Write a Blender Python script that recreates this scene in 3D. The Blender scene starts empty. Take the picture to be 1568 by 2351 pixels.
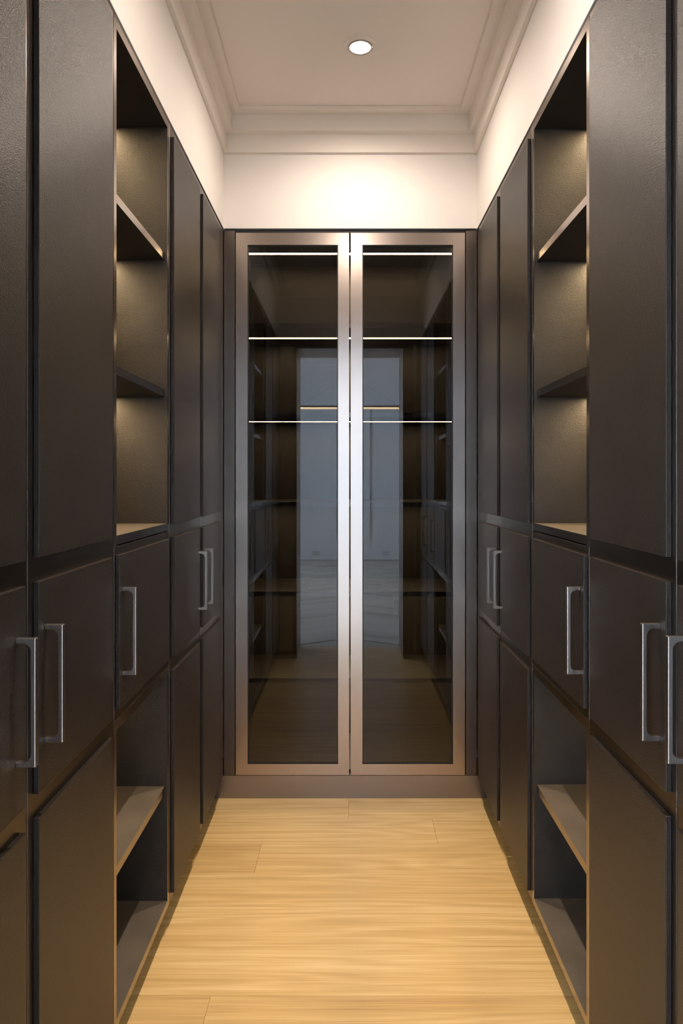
import bpy, bmesh, math, random
from mathutils import Vector, Matrix

random.seed(7)
scene = bpy.context.scene
C = scene.collection

# ------------------------------------------------------------------ camera
F_PX, IW, IH = 1567.0, 1568.0, 2351.0          # focal length and frame in pixels (24 mm shift lens)
VPX, HORIZON = 800.0, 1101.0                   # vanishing point of the closet
CAM_Z = 1.348
cam_d = bpy.data.cameras.new('camera')
cam = bpy.data.objects.new('camera', cam_d); C.objects.link(cam)
cam.location = (0, 0, CAM_Z); cam.rotation_euler = (math.pi / 2, 0, 0)
cam_d.sensor_fit = 'VERTICAL'; cam_d.sensor_height = 36.0; cam_d.sensor_width = 24.0
cam_d.lens = F_PX / IH * 36.0
cam_d.shift_x = -(VPX - IW / 2) / IH
cam_d.shift_y = -(IH / 2 - HORIZON) / IH
cam_d.clip_start = 0.02
scene.camera = cam

# ------------------------------------------------------------------ world and view
w = bpy.data.worlds.new('sky'); scene.world = w; w.use_nodes = True
bg = w.node_tree.nodes['Background']; bg.inputs[0].default_value = (0.62, 0.78, 1.0, 1); bg.inputs[1].default_value = 1.0
vs = scene.view_settings
vs.view_transform = 'Standard'; vs.look = 'None'; vs.exposure = 0.0; vs.gamma = 1.0; vs.use_curve_mapping = False
cy = scene.cycles
cy.use_denoising = True
cy.max_bounces = 7; cy.diffuse_bounces = 4; cy.glossy_bounces = 4; cy.use_light_tree = False; cy.use_adaptive_sampling = True; cy.adaptive_threshold = 0.03; cy.transmission_bounces = 6; cy.transparent_max_bounces = 12
cy.caustics_reflective = False; cy.caustics_refractive = False; cy.blur_glossy = 0.3
cy.sample_clamp_indirect = 6.0

# light strengths
DOWN_NARROW, DOWN_WIDE = 112.0, 28.0     # W, beam and spill of each ceiling downlight
DOWN_COL = (1.0, 0.84, 0.715)
LED_STRENGTH = 88.0
LED_COL = (1.0, 0.74, 0.42)
SKY_W = 930.0                           # W, daylight coming in at each window of the room behind
SKY_COL = (0.66, 0.80, 1.0)

def window_light(name, loc, rot, sx, sy, power):
    l = bpy.data.lights.new(name, 'AREA'); l.shape = 'RECTANGLE'; l.size = sx; l.size_y = sy
    l.energy = power; l.color = SKY_COL
    o = bpy.data.objects.new(name, l); C.objects.link(o); o.location = loc; o.rotation_euler = rot
    return o
# daylight of the room the camera stands in: two windows in its left wall
ROOM_X0, ROOM_X1, ROOM_Y0, ROOM_Y1, ROOM_H = -2.6, 4.6, -5.70, 0.27, 3.42
WIN_Y = [(-2.35, -0.95), (-4.75, -3.35)]; WIN_Z = (0.55, 2.75)
for a, b in WIN_Y:
    window_light('daylight', (ROOM_X0 - 0.32, (a + b) / 2, (WIN_Z[0] + WIN_Z[1]) / 2), (0, -math.pi / 2, 0), WIN_Z[1] - WIN_Z[0], b - a, SKY_W)

# ------------------------------------------------------------------ materials
def new_mat(name):
    m = bpy.data.materials.new(name); m.use_nodes = True
    nt = m.node_tree; b = nt.nodes['Principled BSDF']
    return m, nt, b
def N(nt, typ, **kw):
    n = nt.nodes.new(typ)
    for k, v in kw.items():
        if k in n.inputs: n.inputs[k].default_value = v
        else: setattr(n, k, v)
    return n
def ramp(nt, stops):
    r = nt.nodes.new('ShaderNodeValToRGB')
    el = r.color_ramp.elements
    el[0].position, el[0].color = stops[0][0], (*stops[0][1], 1)
    el[1].position, el[1].color = stops[-1][0], (*stops[-1][1], 1)
    for p, c in stops[1:-1]:
        e = el.new(p); e.color = (*c, 1)
    return r

def mat_leather(name, col, rough, bump=0.35, scale=420, spec=0.5):
    m, nt, b = new_mat(name)
    tc = N(nt, 'ShaderNodeTexCoord')
    n0 = N(nt, 'ShaderNodeTexNoise', Scale=9.0, Detail=1.0)
    mp = N(nt, 'ShaderNodeMapping'); mp.inputs['Scale'].default_value = (1, 0.8, 1.5)
    v = N(nt, 'ShaderNodeTexVoronoi', Scale=scale); v.feature = 'F1'
    n1 = N(nt, 'ShaderNodeTexNoise', Scale=scale * 0.45, Detail=1.0)
    ad = N(nt, 'ShaderNodeMath', operation='ADD')
    bp = N(nt, 'ShaderNodeBump', Strength=bump, Distance=0.0012)
    r = ramp(nt, [(0.3, tuple(c * 0.86 for c in col)), (0.7, tuple(c * 1.14 for c in col))])
    L = nt.links.new
    L(tc.outputs['Object'], n0.inputs['Vector']); L(tc.outputs['Object'], mp.inputs['Vector'])
    L(mp.outputs[0], v.inputs['Vector']); L(mp.outputs[0], n1.inputs['Vector'])
    L(v.outputs['Distance'], ad.inputs[0]); L(n1.outputs[0], ad.inputs[1])
    L(ad.outputs[0], bp.inputs['Height']); L(bp.outputs[0], b.inputs['Normal'])
    L(n0.outputs[0], r.inputs[0]); L(r.outputs[0], b.inputs['Base Color'])
    b.inputs['Roughness'].default_value = rough
    b.inputs['Specular IOR Level'].default_value = spec
    return m

def mat_metal(name, col, rough, metallic=1.0, bump=0.04, bscale=900):
    m, nt, b = new_mat(name)
    tc = N(nt, 'ShaderNodeTexCoord'); n = N(nt, 'ShaderNodeTexNoise', Scale=bscale, Detail=2.0)
    bp = N(nt, 'ShaderNodeBump', Strength=bump, Distance=0.0005)
    nt.links.new(tc.outputs['Object'], n.inputs['Vector']); nt.links.new(n.outputs[0], bp.inputs['Height']); nt.links.new(bp.outputs[0], b.inputs['Normal'])
    b.inputs['Base Color'].default_value = (*col, 1); b.inputs['Metallic'].default_value = metallic; b.inputs['Roughness'].default_value = rough
    return m

def mat_paint(name, col, rough=0.6, bump=0.05):
    m, nt, b = new_mat(name)
    b.inputs['Base Color'].default_value = (*col, 1); b.inputs['Roughness'].default_value = rough
    if bump == 0: return m
    tc = N(nt, 'ShaderNodeTexCoord'); n = N(nt, 'ShaderNodeTexNoise', Scale=180.0, Detail=3.0)
    bp = N(nt, 'ShaderNodeBump', Strength=bump, Distance=0.001)
    nt.links.new(tc.outputs['Object'], n.inputs['Vector']); nt.links.new(n.outputs[0], bp.inputs['Height']); nt.links.new(bp.outputs[0], b.inputs['Normal'])
    b.inputs['Base Color'].default_value = (*col, 1); b.inputs['Roughness'].default_value = rough
    return m

def mat_emit(name, col, strength):
    m, nt, b = new_mat(name)
    b.inputs['Base Color'].default_value = (0.8, 0.8, 0.8, 1)
    b.inputs['Emission Color'].default_value = (*col, 1); b.inputs['Emission Strength'].default_value = strength
    return m

def mat_glass(name, tint, f0=0.042):
    m, nt, b = new_mat(name); nt.nodes.remove(b)
    out = nt.nodes['Material Output']
    tr = N(nt, 'ShaderNodeBsdfTransparent'); tr.inputs[0].default_value = (*tint, 1)
    gl = N(nt, 'ShaderNodeBsdfGlossy', Roughness=0.0); gl.inputs[0].default_value = (1, 1, 1, 1)
    lw = N(nt, 'ShaderNodeLayerWeight', Blend=0.5)
    p = N(nt, 'ShaderNodeMath', operation='POWER'); p.inputs[1].default_value = 4.0
    ma = N(nt, 'ShaderNodeMath', operation='MULTIPLY_ADD'); ma.inputs[1].default_value = 0.8; ma.inputs[2].default_value = f0
    mx = N(nt, 'ShaderNodeMixShader')
    L = nt.links.new
    L(lw.outputs['Facing'], p.inputs[0]); L(p.outputs[0], ma.inputs[0]); L(ma.outputs[0], mx.inputs[0])
    L(tr.outputs[0], mx.inputs[1]); L(gl.outputs[0], mx.inputs[2]); L(mx.outputs[0], out.inputs['Surface'])
    return m

def mat_wood(name, dark, mid, light, rough, along='X', rnd=0.16, fine=True):
    m, nt, b = new_mat(name)
    L = nt.links.new
    geo = N(nt, 'ShaderNodeTexCoord'); oi = N(nt, 'ShaderNodeObjectInfo')
    mul = N(nt, 'ShaderNodeMath', operation='MULTIPLY'); mul.inputs[1].default_value = 37.0
    comb = N(nt, 'ShaderNodeCombineXYZ')
    add = N(nt, 'ShaderNodeVectorMath', operation='ADD')
    L(oi.outputs['Random'], mul.inputs[0]); L(mul.outputs[0], comb.inputs[0]); L(mul.outputs[0], comb.inputs[2])
    L(geo.outputs['Object'], add.inputs[0]); L(comb.outputs[0], add.inputs[1])
    def scaled(v):
        mp = N(nt, 'ShaderNodeMapping'); mp.inputs['Scale'].default_value = v if along == 'X' else (v[1], v[0], v[2])
        L(add.outputs[0], mp.inputs[0]); return mp.outputs[0]
    # growth rings: contour lines of a long soft noise, giving straight and cathedral grain
    n1 = N(nt, 'ShaderNodeTexNoise', Scale=1.0, Detail=1.5, Roughness=0.45, Distortion=0.15); L(scaled((0.5, 7.0, 5.0)), n1.inputs['Vector'])
    wv = N(nt, 'ShaderNodeMath', operation='MULTIPLY'); wv.inputs[1].default_value = 95.0; L(n1.outputs[0], wv.inputs[0])
    sn = N(nt, 'ShaderNodeMath', operation='SINE'); L(wv.outputs[0], sn.inputs[0])
    # fine fibres and pores
    n2 = N(nt, 'ShaderNodeTexNoise', Scale=1.0, Detail=2.0); L(scaled((5.0, 480.0, 90.0)), n2.inputs['Vector'])
    n3 = N(nt, 'ShaderNodeTexNoise', Scale=1.0, Detail=1.0); L(scaled((1.1, 75.0, 20.0)), n3.inputs['Vector'])
    def mad(v, k, base):
        a = N(nt, 'ShaderNodeMath', operation='MULTIPLY_ADD'); a.inputs[1].default_value = k; L(v, a.inputs[0])
        if isinstance(base, float): a.inputs[2].default_value = base
        else: L(base, a.inputs[2])
        return a.outputs[0]
    v = mad(sn.outputs[0], 0.045, 0.04)
    v = mad(n2.outputs[0], 0.42, v)
    v = mad(n3.outputs[0], 0.36, v)
    v = mad(n1.outputs[0], 0.22, v)
    v = mad(oi.outputs['Random'], rnd, v)
    r = ramp(nt, [(0.30, dark), (0.60, mid), (0.86, light)])
    L(v, r.inputs[0]); L(r.outputs[0], b.inputs['Base Color'])
    bp = N(nt, 'ShaderNodeBump', Strength=0.10, Distance=0.0006)
    L(n2.outputs[0], bp.inputs['Height']); L(bp.outputs[0], b.inputs['Normal'])
    b.inputs['Roughness'].default_value = rough
    return m

M = {}
M['leather'] = mat_leather('dark_leather', (0.0245, 0.0182, 0.0142), 0.38, bump=0.32, scale=600, spec=0.33)
M['leather_in'] = mat_leather('lining_leather', (0.034, 0.0265, 0.020), 0.45, spec=0.35, bump=0.4, scale=430)
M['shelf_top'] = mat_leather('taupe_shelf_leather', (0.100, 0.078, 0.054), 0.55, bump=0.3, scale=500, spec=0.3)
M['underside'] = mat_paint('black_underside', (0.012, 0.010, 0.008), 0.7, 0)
M['lining'] = mat_paint('dark_lining', (0.016, 0.0132, 0.011), 0.55, 0)
M['bronze'] = mat_metal('bronze_lacquer', (0.150, 0.127, 0.112), 0.33)
M['bronze_edge'] = mat_metal('bronze_edge', (0.29, 0.245, 0.215), 0.20)
M['frame'] = mat_metal('satin_bronze_frame', (0.40, 0.345, 0.312), 0.25)
M['plinth'] = mat_metal('bronze_plinth', (0.29, 0.245, 0.215), 0.33)
M['steel'] = mat_metal('brushed_nickel', (0.42, 0.375, 0.345), 0.31)
M['black'] = mat_paint('black_gasket_gap_shade', (0.006, 0.006, 0.006), 0.6)  # pane gaskets, and painted shade in the gaps around the glazed doors
M['white'] = mat_paint('white_plaster', (0.87, 0.83, 0.785), 0.7)
M['ceil'] = mat_paint('ceiling_paint', (0.89, 0.83, 0.765), 0.75)
M['room_white'] = mat_paint('room_plaster', (0.80, 0.81, 0.82), 0.6, 0)
M['oak'] = mat_wood('oak_plank', (0.43, 0.245, 0.088), (0.67, 0.44, 0.172), (0.86, 0.63, 0.31), 0.38)
M['parquet'] = mat_wood('grey_oak_parquet', (0.22, 0.18, 0.145), (0.50, 0.43, 0.36), (0.72, 0.65, 0.57), 0.30, rnd=0.42)
M['subfloor'] = mat_paint('subfloor', (0.05, 0.035, 0.02), 0.8)
M['led'] = mat_emit('led_diffuser', LED_COL, LED_STRENGTH)
M['led_dim'] = mat_emit('led_diffuser_dim', LED_COL, LED_STRENGTH * 0.20)
M['led_glass'] = mat_emit('led_diffuser_cabinet', LED_COL, LED_STRENGTH * 1.35)
M['lamp'] = mat_emit('lamp_lens', (1.0, 0.9, 0.78), 40.0)
M['pendant'] = mat_emit('pendant_diffuser', (1.0, 0.72, 0.36), 16.0)
M['glass'] = mat_glass('grey_glass', (0.43, 0.42, 0.41), 0.034)
M['clear'] = mat_glass('window_glass', (0.97, 0.98, 0.98), 0.03)
M['plastic'] = mat_paint('white_plastic', (0.6, 0.6, 0.6), 0.4)

# ------------------------------------------------------------------ mesh helpers
def bm_box(bm, x0, x1, y0, y1, z0, z1, bevel=0.0, mi=0):
    x0, x1 = sorted((x0, x1)); y0, y1 = sorted((y0, y1)); z0, z1 = sorted((z0, z1))
    vs_ = [bm.verts.new(p) for p in ((x0, y0, z0), (x1, y0, z0), (x1, y1, z0), (x0, y1, z0), (x0, y0, z1), (x1, y0, z1), (x1, y1, z1), (x0, y1, z1))]
    fs = []
    for q in ((0, 3, 2, 1), (4, 5, 6, 7), (0, 1, 5, 4), (1, 2, 6, 5), (2, 3, 7, 6), (3, 0, 4, 7)):
        f = bm.faces.new([vs_[i] for i in q]); f.material_index = mi; fs.append(f)
    if bevel:
        es = list({e for f in fs for e in f.edges})
        bmesh.ops.bevel(bm, geom=es, offset=bevel, segments=2, profile=0.5, affect='EDGES')
    return fs
def obj(name, bm, mats, parent=None, origin=None):
    me = bpy.data.meshes.new(name)
    bmesh.ops.recalc_face_normals(bm, faces=bm.faces[:])
    if origin is not None: bmesh.ops.translate(bm, verts=bm.verts[:], vec=-Vector(origin))
    bm.to_mesh(me); bm.free()
    for m in (mats if isinstance(mats, (list, tuple)) else [mats]): me.materials.append(m)
    o = bpy.data.objects.new(name, me); C.objects.link(o)
    if origin is not None: o.location = origin
    if parent is not None:
        o.parent = parent
        # world placement stays: parents are unrotated, so subtract their world location
        p, off = parent, Vector((0, 0, 0))
        while p is not None: off += p.location; p = p.parent
        o.location = o.location - off
    return o
def box(name, x0, x1, y0, y1, z0, z1, mats, parent=None, bevel=0.0):
    bm = bmesh.new(); bm_box(bm, x0, x1, y0, y1, z0, z1, bevel)
    return obj(name, bm, mats, parent, origin=((x0 + x1) / 2, (y0 + y1) / 2, min(z0, z1)))
def thing(name, label, cat, loc, group=None):
    o = bpy.data.objects.new(name, None); C.objects.link(o); o.location = loc; o.empty_display_size = 0.1
    o['label'] = label; o['category'] = cat
    if group: o['group'] = group
    return o
def struct(o, label=None):
    o['kind'] = 'structure'
    if label: o['label'] = label
    return o
def smooth(o):
    for p in o.data.polygons: p.use_smooth = True
    return o

# ------------------------------------------------------------------ measured layout
WL, WR = 0.5285, 0.5450            # half widths of the aisle at the cabinet fronts (left, right of the camera)
PROUD = 0.010                      # leather panels stand this far proud of the metal fronts
YB = 2.886                         # front plane of the glazed cabinet
DEP = 0.44                         # cabinet depth
Z_BOT, Z_TOP = 0.097, 2.400
P_UP, P_MID, P_LOW = (1.217, 2.368), (0.820, 1.1765), (0.118, 0.780)
YF = 0.65                          # closet face of the wall with the doorway
CEIL = 2.886

SIDES = {
 'L': dict(s=-1, W=WL, cuts=[0.690, 1.1227, 1.5357, 2.0117, 2.4174, 2.8334],
           pan={0: (0.712, 1.0985), 1: (1.1444, 1.5032), 2: (1.5459, 1.9764), 3: (2.0313, 2.3869), 4: (2.4363, 2.7825)}),
 'R': dict(s=1, W=WR, cuts=[0.695, 1.1334, 1.5435, 2.0240, 2.4390, 2.8400],
           pan={0: (0.720, 1.1120), 1: (1.1507, 1.5170), 2: (1.5524, 1.9980), 3: (2.0416, 2.4075), 4: (2.4580, 2.8130)}),
}
HANDLE_FAR = {0: True, 1: False, 2: False, 3: True, 4: False}   # handle at the panel edge away from / towards the camera

# ------------------------------------------------------------------ the setting
# closet floor: oak planks laid across the aisle
floor = struct(box('floor', -1.0, 1.02, 0.29, YB + 0.46, -0.030, -0.014, M['subfloor']))
pitch = 0.1858
y = YB + 0.012
rows = []
while y > 0.30:
    rows.append((max(y - pitch, 0.29), y)); y -= pitch
joints = {0: [0.0], 1: [0.332], 2: [-0.323], 3: [], 4: [], 5: [], 6: [-0.36], 7: [0.2], 8: [], 9: [-0.1], 10: [0.4], 11: [], 12: []}
for i, (a, b) in enumerate(rows):
    xs = [-0.72] + joints.get(i, []) + [0.74]
    for x0, x1 in zip(xs[:-1], xs[1:]):
        box('plank', x0 + 0.0003, x1 - 0.0003, a + 0.0003, b - 0.0003, -0.014, 0.0, M['oak'], floor, bevel=0.0005)

# white upper walls, standing flush above the cabinets
TW = 0.10
struct(box('wall_left', -WL - 0.46, -WL - 0.002 + 0.004, YF, YB + 0.46, Z_TOP + 0.006, 2.99, M['white']))
struct(box('wall_right', WR - 0.002, WR + 0.46, YF, YB + 0.46, Z_TOP + 0.006, 2.99, M['white']))
struct(box('wall_back', -WL - 0.002, WR + 0.002, YB, YB + 0.46, Z_TOP + 0.010, 2.99, M['white']))
struct(box('ceiling', -WL - 0.004, WR + 0.004, YF - 0.01, YB + 0.004, CEIL, 2.99, M['ceil']))
# outer shell behind the cabinets
struct(box('wall_outer_left', -WL - DEP - 0.10, -WL - DEP - 0.012, YF - 0.01, YB + 0.56, -0.03, 2.406, M['white']))
struct(box('wall_outer_right', WR + DEP + 0.012, WR + DEP + 0.10, YF - 0.01, YB + 0.56, -0.03, 2.406, M['white']))
struct(box('wall_outer_back', -WL - DEP - 0.10, WR + DEP + 0.10, YB + 0.47, YB + 0.56, -0.03, 2.99, M['white']))

# cornice: stepped profile, mitred at the corners
PROF = [(0.0, 2.725), (0.0146, 2.726), (0.0146, 2.801), (0.039, 2.804), (0.039, 2.8716), (0.0787, 2.871), (0.0787, 2.8855), (0.0, 2.8855)]
def cornice(name, a, b, inward, along_dir):
    bm = bmesh.new(); ring = []
    for end, sgn in ((a, 1), (b, -1)):
        vs_ = []
        for p, z in PROF:
            q = Vector(end) + Vector(inward) * p + Vector(along_dir) * (p * sgn)
            vs_.append(bm.verts.new((q.x, q.y, z)))
        ring.append(vs_)
    n = len(PROF)
    for i in range(n):
        j = (i + 1) % n
        bm.faces.new((ring[0][i], ring[0][j], ring[1][j], ring[1][i]))
    bm.faces.new(ring[0]); bm.faces.new(list(reversed(ring[1])))
    return struct(obj(name, bm, M['ceil']))
xa, xb = -WL + 0.0022, WR - 0.0022
cornice('trim_1', (xa, YB, 0), (xb, YB, 0), (0, -1, 0), (1, 0, 0))
cornice('trim_2', (xa, YF, 0), (xa, YB, 0), (1, 0, 0), (0, 1, 0))
cornice('trim_3', (xb, YF, 0), (xb, YB, 0), (-1, 0, 0), (0, 1, 0))
cornice('trim_4', (xa, YF, 0), (xb, YF, 0), (0, 1, 0), (1, 0, 0))

# wall between the closet and the room behind the camera, with the doorway
DX0, DX1, DZ = -0.390, 0.410, 2.335
bm = bmesh.new()
bm_box(bm, ROOM_X0, DX0 - 0.02, 0.27, YF - 0.02, 0, ROOM_H)
bm_box(bm, DX1 + 0.02, ROOM_X1, 0.27, YF - 0.02, 0, ROOM_H)
bm_box(bm, DX0 - 0.02, DX1 + 0.02, 0.27, YF - 0.02, DZ + 0.02, ROOM_H)
struct(obj('wall_front', bm, M['room_white']))
struct(box('wall_front_upper', -WL - 0.004, WR + 0.004, YF - 0.02, YF, Z_TOP + 0.004, 2.99, M['white']))
bm = bmesh.new()
bm_box(bm, -WL - 0.06, DX0, YF - 0.02, YF, 0, Z_TOP); bm_box(bm, DX1, WR + 0.06, YF - 0.02, YF, 0, Z_TOP)
bm_box(bm, DX0, DX1, YF - 0.02, YF, DZ, Z_TOP)
bm_box(bm, DX0 - 0.02, DX0, 0.25, YF - 0.02, 0, DZ); bm_box(bm, DX1, DX1 + 0.02, 0.25, YF - 0.02, 0, DZ)
bm_box(bm, DX0 - 0.02, DX1 + 0.02, 0.25, YF - 0.02, DZ, DZ + 0.02)
bm_box(bm, DX0 - 0.08, DX0 - 0.02, 0.25, 0.27, 0, DZ + 0.08); bm_box(bm, DX1 + 0.02, DX1 + 0.08, 0.25, 0.27, 0, DZ + 0.08)
bm_box(bm, DX0 - 0.02, DX1 + 0.02, 0.25, 0.27, DZ + 0.02, DZ + 0.08)
struct(obj('door_1', bm, M['bronze']), 'dark bronze door lining')
struct(box('trim_5', -WL + 0.010, DX0 - 0.03, YF, YF + 0.006, 0.06, DZ + 0.03, M['frame'], bevel=0.001))
struct(box('trim_6', DX1 + 0.075, DX1 + 0.10, YF, YF + 0.006, 0.06, DZ + 0.03, M['frame'], bevel=0.001))

# the room behind the camera
pf = struct(box('floor_room', ROOM_X0, ROOM_X1, ROOM_Y0, 0.29, -0.030, -0.004, M['parquet']))
CW, PP, SK = 0.50, 0.128, 0.30      # chevron column width, pitch, rise
def chev_mesh(sgn):
    bm = bmesh.new(); h = CW / 2 - 0.001; r = SK / 2 * sgn; t = PP / 2 - 0.001
    lo = [(-h, -r - t), (h, r - t), (h, r + t), (-h, -r + t)]
    b_ = [bm.verts.new((x, yy, -0.0039)) for x, yy in lo]; t_ = [bm.verts.new((x, yy, 0.0)) for x, yy in lo]
    bm.faces.new(list(reversed(b_))); bm.faces.new(t_)
    for i in range(4): bm.faces.new((b_[i], b_[(i + 1) % 4], t_[(i + 1) % 4], t_[i]))
    me = bpy.data.meshes.new('parquet_block'); bmesh.ops.recalc_face_normals(bm, faces=bm.faces[:]); bm.to_mesh(me); bm.free()
    me.materials.append(M['parquet']); return me
CH = {s: chev_mesh(s) for s in (1, -1)}
pfl = pf.location.copy()
for c in range(-3, 3):
    s = 1 if c % 2 == 0 else -1
    yy = 0.27 - SK / 2 - PP / 2
    while yy > ROOM_Y0 + SK / 2 + PP / 2:
        o = bpy.data.objects.new('parquet_block', CH[s]); C.objects.link(o); o.parent = pf
        o.location = Vector(((c + 0.5) * CW, yy, 0)) - pfl
        yy -= PP
# plain boards fill the floor out to the walls
struct(box('floor_room_border', ROOM_X0, -3 * CW, ROOM_Y0, 0.27, -0.0039, -0.0005, M['parquet']))
struct(box('floor_room_border', 3 * CW, ROOM_X1, ROOM_Y0, 0.27, -0.0039, -0.0005, M['parquet']))
struct(box('ceiling_room', ROOM_X0, ROOM_X1, ROOM_Y0, 0.27, ROOM_H, ROOM_H + 0.1, M['room_white']))
wf = struct(box('wall_far', ROOM_X0, ROOM_X1, ROOM_Y0 - 0.1, ROOM_Y0, 0, ROOM_H, M['room_white']))
struct(box('wall_room_right', ROOM_X1, ROOM_X1 + 0.1, ROOM_Y0 - 0.1, 0.27, 0, ROOM_H, M['room_white']))
bm = bmesh.new()
ys = sorted([ROOM_Y0 - 0.1, 0.27] + [v for p in WIN_Y for v in p])
for k in range(0, len(ys) - 1):
    a, b = ys[k], ys[k + 1]
    if k % 2 == 0: bm_box(bm, ROOM_X0 - 0.25, ROOM_X0, a, b, 0, ROOM_H)
    else:
        bm_box(bm, ROOM_X0 - 0.25, ROOM_X0, a, b, 0, WIN_Z[0]); bm_box(bm, ROOM_X0 - 0.25, ROOM_X0, a, b, WIN_Z[1], ROOM_H)
struct(obj('wall_room_left', bm, M['room_white']))
for i, (a, b) in enumerate(WIN_Y):
    bm = bmesh.new(); x0, x1 = ROOM_X0 - 0.17, ROOM_X0 - 0.11; t = 0.06; mid = (a + b) / 2
    bm_box(bm, x0, x1, a, a + t, *WIN_Z); bm_box(bm, x0, x1, b - t, b, *WIN_Z); bm_box(bm, x0, x1, mid - 0.04, mid + 0.04, WIN_Z[0] + t, WIN_Z[1] - t)
    bm_box(bm, x0, x1, a + t, b - t, WIN_Z[0], WIN_Z[0] + t); bm_box(bm, x0, x1, a + t, b - t, WIN_Z[1] - t, WIN_Z[1])
    wo = struct(obj('window_%d' % (i + 1), bm, M['room_white']))
    for u, v in ((a + t, mid - 0.04), (mid + 0.04, b - t)):
        box('pane', x0 + 0.026, x0 + 0.034, u, v, WIN_Z[0] + t, WIN_Z[1] - t, M['clear'], wo)
# skirting, cornice and a moulded panel on the far wall
struct(box('baseboard_far', ROOM_X0, ROOM_X1, ROOM_Y0, ROOM_Y0 + 0.022, 0, 0.21, M['room_white'], bevel=0.004))
bm = bmesh.new()
for d_, z0, z1 in ((0.03, ROOM_H - 0.18, ROOM_H), (0.07, ROOM_H - 0.12, ROOM_H), (0.13, ROOM_H - 0.05, ROOM_H)):
    bm_box(bm, ROOM_X0, ROOM_X1, ROOM_Y0, ROOM_Y0 + d_, z0, z1 - 0.0005 * d_)
struct(obj('trim_7', bm, M['room_white']))
bm = bmesh.new()
px0, px1, pz0, pz1, pt = -0.26, 0.36, 0.34, 2.55, 0.06
bm_box(bm, px0, px0 + pt, ROOM_Y0, ROOM_Y0 + 0.025, pz0, pz1); bm_box(bm, px1 - pt, px1, ROOM_Y0, ROOM_Y0 + 0.025, pz0, pz1)
bm_box(bm, px0 + pt, px1 - pt, ROOM_Y0, ROOM_Y0 + 0.025, pz0, pz0 + pt); bm_box(bm, px0 + pt, px1 - pt, ROOM_Y0, ROOM_Y0 + 0.025, pz1 - pt, pz1)
struct(obj('trim_8', bm, M['room_white']))

# ------------------------------------------------------------------ handles and LED strips
def handle_bm(sx):
    """bow handle: posts run from the panel into the aisle (sign sx), bar upright; origin at the lower post on the panel"""
    P, H, T, BT, R = 0.0315, 0.202, 0.0085, 0.0085, 0.013
    def arc(cx, cz, r, a0, a1, n=6): return [(cx + r * math.cos(a0 + (a1 - a0) * i / n), cz + r * math.sin(a0 + (a1 - a0) * i / n)) for i in range(n + 1)]
    pts = [(0, 0)] + arc(P - 0.002, 0.002, 0.002, -math.pi / 2, 0, 3) + arc(P - 0.002, H - 0.002, 0.002, 0, math.pi / 2, 3) + [(0, H), (0, H - T)]
    pts += arc(P - BT - R, H - T - R, R, math.pi / 2, 0) + arc(P - BT - R, T + R, R, 0, -math.pi / 2) + [(0, T)]
    bm = bmesh.new(); w_ = 0.0055
    A = [bm.verts.new((sx * x, -w_, z)) for x, z in pts]; B = [bm.verts.new((sx * x, w_, z)) for x, z in pts]
    f1 = bm.faces.new(A); f2 = bm.faces.new(list(reversed(B)))
    n = len(pts)
    for i in range(n): bm.faces.new((A[i], B[i], B[(i + 1) % n], A[(i + 1) % n]))
    bm.normal_update()
    es = list(f1.edges) + list(f2.edges)
    bmesh.ops.bevel(bm, geom=es, offset=0.0014, segments=2, profile=0.5, affect='EDGES')
    return bm
HME = {}
for s in (1, -1):
    bm = handle_bm(s); bmesh.ops.recalc_face_normals(bm, faces=bm.faces[:])
    me = bpy.data.meshes.new('handle'); bm.to_mesh(me); bm.free(); me.materials.append(M['steel']); HME[s] = me
def world_loc(o):
    off = Vector((0, 0, 0))
    while o is not None: off += o.location; o = o.parent
    return off
def add_handle(parent, side, x, yc):
    o = bpy.data.objects.new('handle', HME[-side]); C.objects.link(o); o.parent = parent
    o.location = Vector((x, yc, 0.8985)) - world_loc(parent); o['label'] = 'brushed nickel bow handle'
    return o

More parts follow.
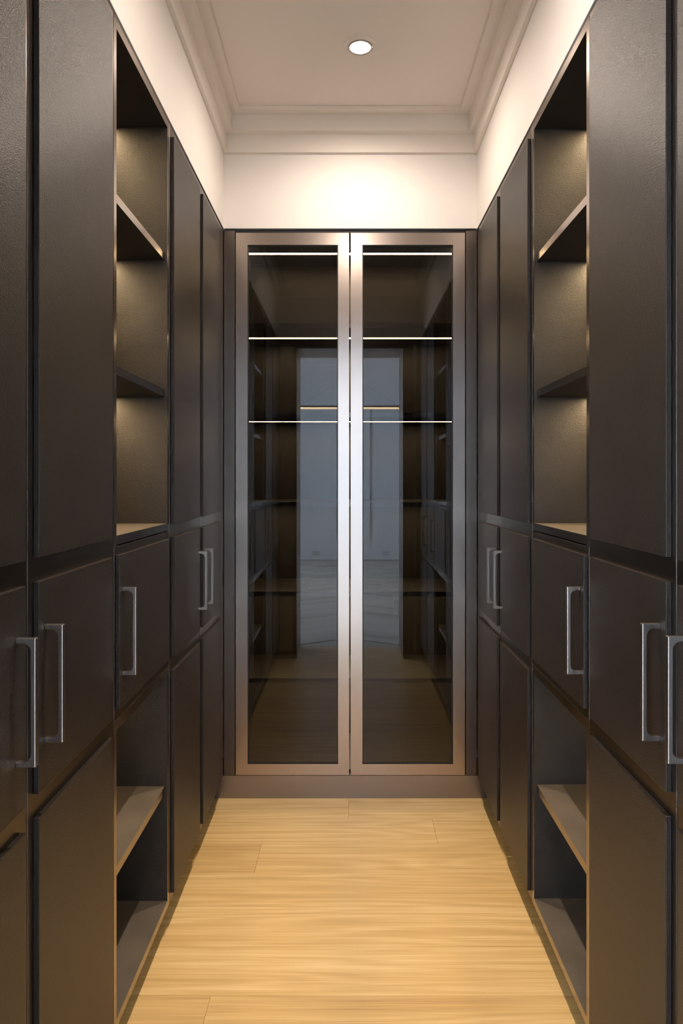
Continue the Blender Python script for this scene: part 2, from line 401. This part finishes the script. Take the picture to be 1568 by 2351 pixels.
# ------------------------------------------------------------------ panelled wardrobes
def slab_panels(parent, s, W, y0, y1):
    for z0, z1 in (P_LOW, P_MID, P_UP):
        yield box('leather_panel', s * W, s * (W - PROUD), y0, y1, z0, z1, M['leather'], parent, bevel=0.0012)
def wardrobe(side, k, label, group):
    S = SIDES[side]; s, W = S['s'], S['W']; a, b = S['cuts'][k], S['cuts'][k + 1]
    t = thing('wardrobe', label, 'wardrobe', (s * (W + 0.2), (a + b) / 2, 0), group)
    yend = b if k < 4 else YB - 0.002
    ystart = a if k > 0 else YF + 0.008
    xo = s * (W + DEP)
    # carcass: sides, top, bottom, back
    bm = bmesh.new()
    bm_box(bm, s * (W + 0.024), xo, ystart + 0.001, ystart + 0.019, Z_BOT, Z_TOP - 0.002); bm_box(bm, s * (W + 0.024), xo, yend - 0.019, yend - 0.001, Z_BOT, Z_TOP - 0.002)
    bm_box(bm, s * (W + 0.024), xo, ystart + 0.019, yend - 0.019, Z_TOP - 0.022, Z_TOP - 0.002); bm_box(bm, s * (W + 0.024), xo, ystart + 0.019, yend - 0.019, Z_BOT, Z_BOT + 0.018)
    bm_box(bm, xo - s * 0.01, xo, ystart + 0.019, yend - 0.019, Z_BOT + 0.018, Z_TOP - 0.022)
    obj('carcass', bm, M['leather_in'], t, origin=(s * (W + 0.2), (a + b) / 2, Z_BOT))
    box('plinth', s * (W + 0.065), s * (W + 0.083), ystart + 0.001, yend - 0.001, 0.0, Z_BOT - 0.001, M['bronze'], t)
    d = box('door', s * W, s * (W + 0.021), a + 0.0015, b - 0.0015, Z_BOT, Z_TOP - 0.001, M['bronze'], t, bevel=0.0008)
    y0, y1 = S['pan'][k]
    ps = list(slab_panels(d, s, W, y0, y1))
    yc = (y1 - 0.030) if HANDLE_FAR[k] else (y0 + 0.0255)
    add_handle(d, s, s * (W - PROUD + 0.0005), yc)
    if k == 4: box('filler_strip', s * W, s * (W + 0.021), b + 0.0015, YB - 0.002, Z_BOT, Z_TOP - 0.001, M['bronze'], t, bevel=0.0008)
    if k == 0: box('filler_strip', s * W, s * (W + 0.021), YF + 0.008, a - 0.0015, Z_BOT, Z_TOP - 0.001, M['bronze'], t, bevel=0.0008)
    return t
LAB = {
 ('L', 0): 'dark leather panelled wardrobe cut off by the left edge of the photo',
 ('L', 1): 'dark leather panelled wardrobe left of the aisle, on the near side of the open shelves',
 ('L', 3): 'dark leather panelled wardrobe left of the aisle, just beyond the open shelves',
 ('L', 4): 'dark leather panelled wardrobe left of the aisle, adjoining the glass cabinet',
 ('R', 0): 'dark leather panelled wardrobe cut off by the right edge of the photo',
 ('R', 1): 'dark leather panelled wardrobe right of the aisle, on the near side of the open shelves',
 ('R', 3): 'dark leather panelled wardrobe right of the aisle, just beyond the open shelves',
 ('R', 4): 'dark leather panelled wardrobe right of the aisle, adjoining the glass cabinet',
}
for side in 'LR':
    for k in (0, 1, 3, 4):
        wardrobe(side, k, LAB[(side, k)], 'wardrobes on the left' if side == 'L' else 'wardrobes on the right')

# ------------------------------------------------------------------ open shelf cabinets
def led_under(parent, x0, x1, y0, y1, z, mat='led'):
    bm = bmesh.new(); bm_box(bm, x0, x1, y0, y1, z - 0.0025, z - 0.0001)
    bm.normal_update(); bmesh.ops.recalc_face_normals(bm, faces=bm.faces[:])
    for f in bm.faces: f.material_index = 0 if f.normal.z < -0.9 else 1
    obj('led_strip', bm, [M[mat], M['steel']], parent, origin=((x0 + x1) / 2, (y0 + y1) / 2, z - 0.0025))
def two_tone(name, x0, x1, y0, y1, z0, z1, s, parent, axis='x', top='shelf_top', edge='bronze_edge'):
    """board lined with leather, its face towards the aisle in bronze"""
    bm = bmesh.new(); fs = bm_box(bm, x0, x1, y0, y1, z0, z1)
    bm.normal_update(); bmesh.ops.recalc_face_normals(bm, faces=bm.faces[:])
    for f in bm.faces:
        n_ = f.normal
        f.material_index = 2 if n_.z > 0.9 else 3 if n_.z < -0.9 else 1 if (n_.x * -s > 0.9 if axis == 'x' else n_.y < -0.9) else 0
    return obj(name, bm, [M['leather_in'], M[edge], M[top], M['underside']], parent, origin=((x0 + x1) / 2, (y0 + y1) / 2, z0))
def shelf_cabinet(side, label):
    S = SIDES[side]; s, W = S['s'], S['W']; a, b = S['cuts'][2], S['cuts'][3]
    t = thing('shelf_cabinet', label, 'shelf cabinet', (s * (W + 0.2), (a + b) / 2, 0), 'open shelf cabinets')
    xf, xb_ = s * W, s * (W + DEP); th = 0.018
    a += 0.0015; b -= 0.0015
    for y0, y1 in ((a, a + th), (b - th, b)):
        two_tone('side_panel', xf, xb_, y0, y1, Z_BOT, Z_TOP - 0.001, s, t)
    i0, i1 = a + th, b - th
    xl0, xl1 = s * (W + 0.168), s * (W + 0.192)
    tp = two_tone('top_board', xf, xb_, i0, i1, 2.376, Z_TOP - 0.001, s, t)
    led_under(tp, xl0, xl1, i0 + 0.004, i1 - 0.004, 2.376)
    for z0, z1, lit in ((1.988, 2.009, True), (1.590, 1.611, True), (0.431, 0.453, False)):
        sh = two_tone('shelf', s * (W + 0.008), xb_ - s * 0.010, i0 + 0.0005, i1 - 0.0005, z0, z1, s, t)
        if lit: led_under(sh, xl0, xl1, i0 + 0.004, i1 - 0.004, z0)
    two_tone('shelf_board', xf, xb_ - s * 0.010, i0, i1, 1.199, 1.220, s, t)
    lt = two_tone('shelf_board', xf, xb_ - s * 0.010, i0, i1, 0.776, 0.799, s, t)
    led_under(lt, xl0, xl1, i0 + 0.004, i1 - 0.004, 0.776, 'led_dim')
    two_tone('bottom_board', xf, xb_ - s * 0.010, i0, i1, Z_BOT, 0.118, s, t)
    box('back_panel', xb_ - s * 0.010, xb_, i0, i1, Z_BOT, 2.376, M['leather_in'], t)
    box('plinth', s * (W + 0.065), s * (W + 0.083), a, b, 0.0, Z_BOT - 0.001, M['bronze'], t)
    bm = bmesh.new()
    bm_box(bm, s * (W - 0.0005), s * (W + 0.020), a + 0.0005, b - 0.0005, 0.8025, 1.1955, 0.0008)      # drawer front
    bm_box(bm, s * (W + 0.020), s * (W + 0.40), i0 + 0.012, i1 - 0.012, 0.815, 1.17)
    dr = obj('drawer', bm, M['bronze'], t, origin=(s * (W + 0.2), (a + b) / 2, 0.8025))
    y0, y1 = S['pan'][2]
    box('leather_panel', s * (W - 0.0005), s * (W - PROUD), y0, y1, P_MID[0] + 0.006, P_MID[1], M['leather'], dr, bevel=0.0012)
    add_handle(dr, s, s * (W - PROUD + 0.0005), y0 + 0.0255)
    return t
shelf_cabinet('L', 'tall open shelf cabinet with lit bays and one drawer, left of the aisle')
shelf_cabinet('R', 'tall open shelf cabinet with lit bays and one drawer, right of the aisle')

# ------------------------------------------------------------------ glazed cabinet at the end of the aisle
gc = thing('glass_cabinet', 'tall bronze framed cabinet with two smoked glass doors closing the end of the aisle', 'cabinet', (0.01, YB + 0.22, 0))
GX0, GX1, GD = -WL + 0.002, WR - 0.002, 0.445
DLX = (-0.4765, 0.0025); DRX = (0.0095, 0.4925); DZ0, DZ1 = 0.0985, 2.391
for x0, x1 in ((GX0, DLX[0] - 0.0045), (DRX[1] + 0.0045, GX1)):
    box('filler_strip', x0, x1, YB, YB + 0.022, Z_BOT, 2.4005, M['bronze'], gc, bevel=0.0008)
box('plinth', -WL - 0.12, WR + 0.12, YB, YB + 0.018, 0.0, Z_BOT - 0.001, M['plinth'], gc)
box('head_rail_gap_shade', DLX[0] - 0.004, DRX[1] + 0.004, YB + 0.006, YB + 0.0225, 2.3945, 2.4005, M['black'], gc)  # rail coloured black to paint the shaded gap above the doors
for x0, x1 in ((DLX[0] - 0.010, DLX[0] + 0.006), (DRX[1] - 0.006, DRX[1] + 0.010)):
    box('gap_shade_strip', x0, x1, YB + 0.0222, YB + 0.0255, Z_BOT, 2.394, M['black'], gc)  # added black strip: paints the shade in the side gap, stops LED leak
IX0, IX1 = DLX[0] + 0.006, DRX[1] - 0.006
YI = YB + 0.026
for x0, x1 in ((IX0 - 0.018, IX0), (IX1, IX1 + 0.018)):
    box('side_panel', x0, x1, YI, YB + GD, Z_BOT, 2.398, M['lining'], gc)
tb = box('top_board', IX0, IX1, YI, YB + GD, 2.389, 2.398, M['underside'], gc)
box('bottom_board', IX0, IX1, YI, YB + GD, Z_BOT, 0.112, M['lining'], gc)
box('back_panel', IX0, IX1, YB + GD, YB + GD + 0.010, Z_BOT, 2.398, M['lining'], gc)
led_under(tb, IX0 + 0.004, IX1 - 0.004, 3.128, 3.152, 2.389, 'led_glass')
for zt in (2.0205, 1.6365, 1.2515, 0.8660, 0.4935):
    sh = two_tone('shelf', IX0 + 0.0005, IX1 - 0.0005, YB + 0.050, YB + GD - 0.0005, zt - 0.020, zt, 1, gc, 'y', 'lining', 'bronze')
    led_under(sh, IX0 + 0.004, IX1 - 0.004, 3.128, 3.152, zt - 0.020, 'led_glass')
for (x0, x1), (g0, g1) in ((DLX, (-0.4265, -0.0440)), (DRX, (0.0590, 0.4420))):
    gz0, gz1 = 0.1455, 2.3400
    bm = bmesh.new(); ya, yb = YB - 0.001, YB + 0.021
    bm_box(bm, x0, g0, ya, yb, DZ0, DZ1); bm_box(bm, g1, x1, ya, yb, DZ0, DZ1)
    bm_box(bm, g0, g1, ya, yb, DZ0, gz0); bm_box(bm, g0, g1, ya, yb, gz1, DZ1)
    bmesh.ops.remove_doubles(bm, verts=bm.verts[:], dist=1e-5)
    d = obj('door', bm, M['frame'], gc, origin=((x0 + x1) / 2, YB, DZ0))
    d['label'] = 'glazed door in a satin bronze frame'
    bm = bmesh.new(); gt = 0.004; y0, y1 = YB + 0.006, YB + 0.016
    bm_box(bm, g0, g0 + gt, y0 - 0.003, y1, gz0, gz1); bm_box(bm, g1 - gt, g1, y0 - 0.003, y1, gz0, gz1)
    bm_box(bm, g0 + gt, g1 - gt, y0 - 0.003, y1, gz0, gz0 + gt); bm_box(bm, g0 + gt, g1 - gt, y0 - 0.003, y1, gz1 - gt, gz1)
    obj('gasket', bm, M['black'], d, origin=((g0 + g1) / 2, y0, gz0))
    box('glass_pane', g0 + gt, g1 - gt, y0, y0 + 0.006, gz0 + gt, gz1 - gt, M['glass'], d)

# ------------------------------------------------------------------ downlights
def downlight(x, yy, label):
    t = thing('downlight', label, 'downlight', (x, yy, CEIL), 'ceiling downlights')
    def lathe(name, prof, mat, n=48):
        bm = bmesh.new(); rings = []
        for r, z in prof:
            rings.append([bm.verts.new((r * math.cos(2 * math.pi * i / n), r * math.sin(2 * math.pi * i / n), z)) for i in range(n)])
        for A, B in zip(rings[:-1], rings[1:]):
            for i in range(n): bm.faces.new((A[i], A[(i + 1) % n], B[(i + 1) % n], B[i]))
        return bm
    bm = lathe('trim', [(0.0612, 0.0), (0.0608, -0.0028), (0.059, -0.0042), (0.0455, -0.0042), (0.0435, -0.0034), (0.0430, 0.0)], None)
    o = obj('trim_ring', bm, M['ceil'], None); o.parent = t; smooth(o)
    bm = lathe('inner', [(0.0425, -0.0006), (0.0425, -0.0050), (0.0405, -0.0066), (0.0375, -0.0060), (0.0360, -0.0010)], None)
    o = obj('inner_ring', bm, M['steel'], None); o.parent = t; smooth(o)
    bm = bmesh.new(); bmesh.ops.create_circle(bm, cap_ends=True, radius=0.0365, segments=40)
    bmesh.ops.translate(bm, verts=bm.verts[:], vec=(0, 0, -0.0030))
    ex = bmesh.ops.extrude_face_region(bm, geom=bm.faces[:]); bmesh.ops.translate(bm, verts=[v for v in ex['geom'] if isinstance(v, bmesh.types.BMVert)], vec=(0, 0, 0.002))
    o = obj('lens', bm, M['lamp'], None); o.parent = t
    for nm, size, blend, e in (('beam', 62, 1.0, DOWN_NARROW), ('spill', 172, 0.85, DOWN_WIDE)):
        l = bpy.data.lights.new(nm, 'SPOT'); l.energy = e; l.color = DOWN_COL; l.spot_size = math.radians(size); l.spot_blend = blend
        l.shadow_soft_size = 0.018
        lo = bpy.data.objects.new(nm, l); C.objects.link(lo); lo.parent = t; lo.location = (0, 0, -0.028)
    return t
downlight(0.042, 2.4246, 'lit round recessed downlight in the closet ceiling, nearer the glass cabinet')
downlight(0.030, 1.40, 'lit round recessed downlight in the closet ceiling, nearer the doorway')

# ------------------------------------------------------------------ things in the room behind, seen mirrored in the glass
pl = thing('pendant_light', 'slim glowing linear pendant light mirrored in the glass doors', 'pendant light', (0.01, -2.23, 2.185))
bm = bmesh.new(); bm_box(bm, -0.62, 0.64, -2.245, -2.215, 2.196, 2.216, 0.002); obj('bar', bm, M['bronze'], pl, origin=(0.01, -2.23, 2.196))
box('diffuser', -0.61, 0.63, -2.241, -2.219, 2.176, 2.196, M['pendant'], pl)
def tube(name, p, q, r, mat, parent):
    p, q = Vector(p), Vector(q); d = q - p; bm = bmesh.new()
    bmesh.ops.create_cone(bm, cap_ends=True, segments=8, radius1=r, radius2=r, depth=d.length)
    bmesh.ops.transform(bm, matrix=Matrix.Translation((p + q) / 2) @ d.to_track_quat('Z', 'Y').to_matrix().to_4x4(), verts=bm.verts[:])
    return obj(name, bm, mat, parent, origin=tuple(p))
tube('cable', (-0.58, -2.23, 2.216), (0.01, -2.23, 2.57), 0.0015, M['steel'], pl)
tube('cable', (0.60, -2.23, 2.216), (0.01, -2.23, 2.57), 0.0015, M['steel'], pl)
tube('cable', (0.01, -2.23, 2.57), (0.01, -2.23, ROOM_H - 0.02), 0.002, M['steel'], pl)
box('ceiling_rose', -0.05, 0.07, -2.29, -2.17, ROOM_H - 0.025, ROOM_H - 0.0005, M['bronze'], pl, bevel=0.004)
for x, lab in ((-0.55, 'white socket plate on the far skirting mirrored in the left glass door'), (0.62, 'white socket plate on the far skirting mirrored in the right glass door')):
    t = thing('wall_socket', lab, 'socket', (x, ROOM_Y0 + 0.022, 0.08), 'skirting sockets')
    box('plate', x - 0.06, x + 0.06, ROOM_Y0 + 0.022, ROOM_Y0 + 0.030, 0.07, 0.15, M['plastic'], t, bevel=0.002)
    for dx in (-0.028, 0.028):
        box('outlet', x + dx - 0.018, x + dx + 0.018, ROOM_Y0 + 0.030, ROOM_Y0 + 0.033, 0.088, 0.132, M['plastic'], t, bevel=0.001)
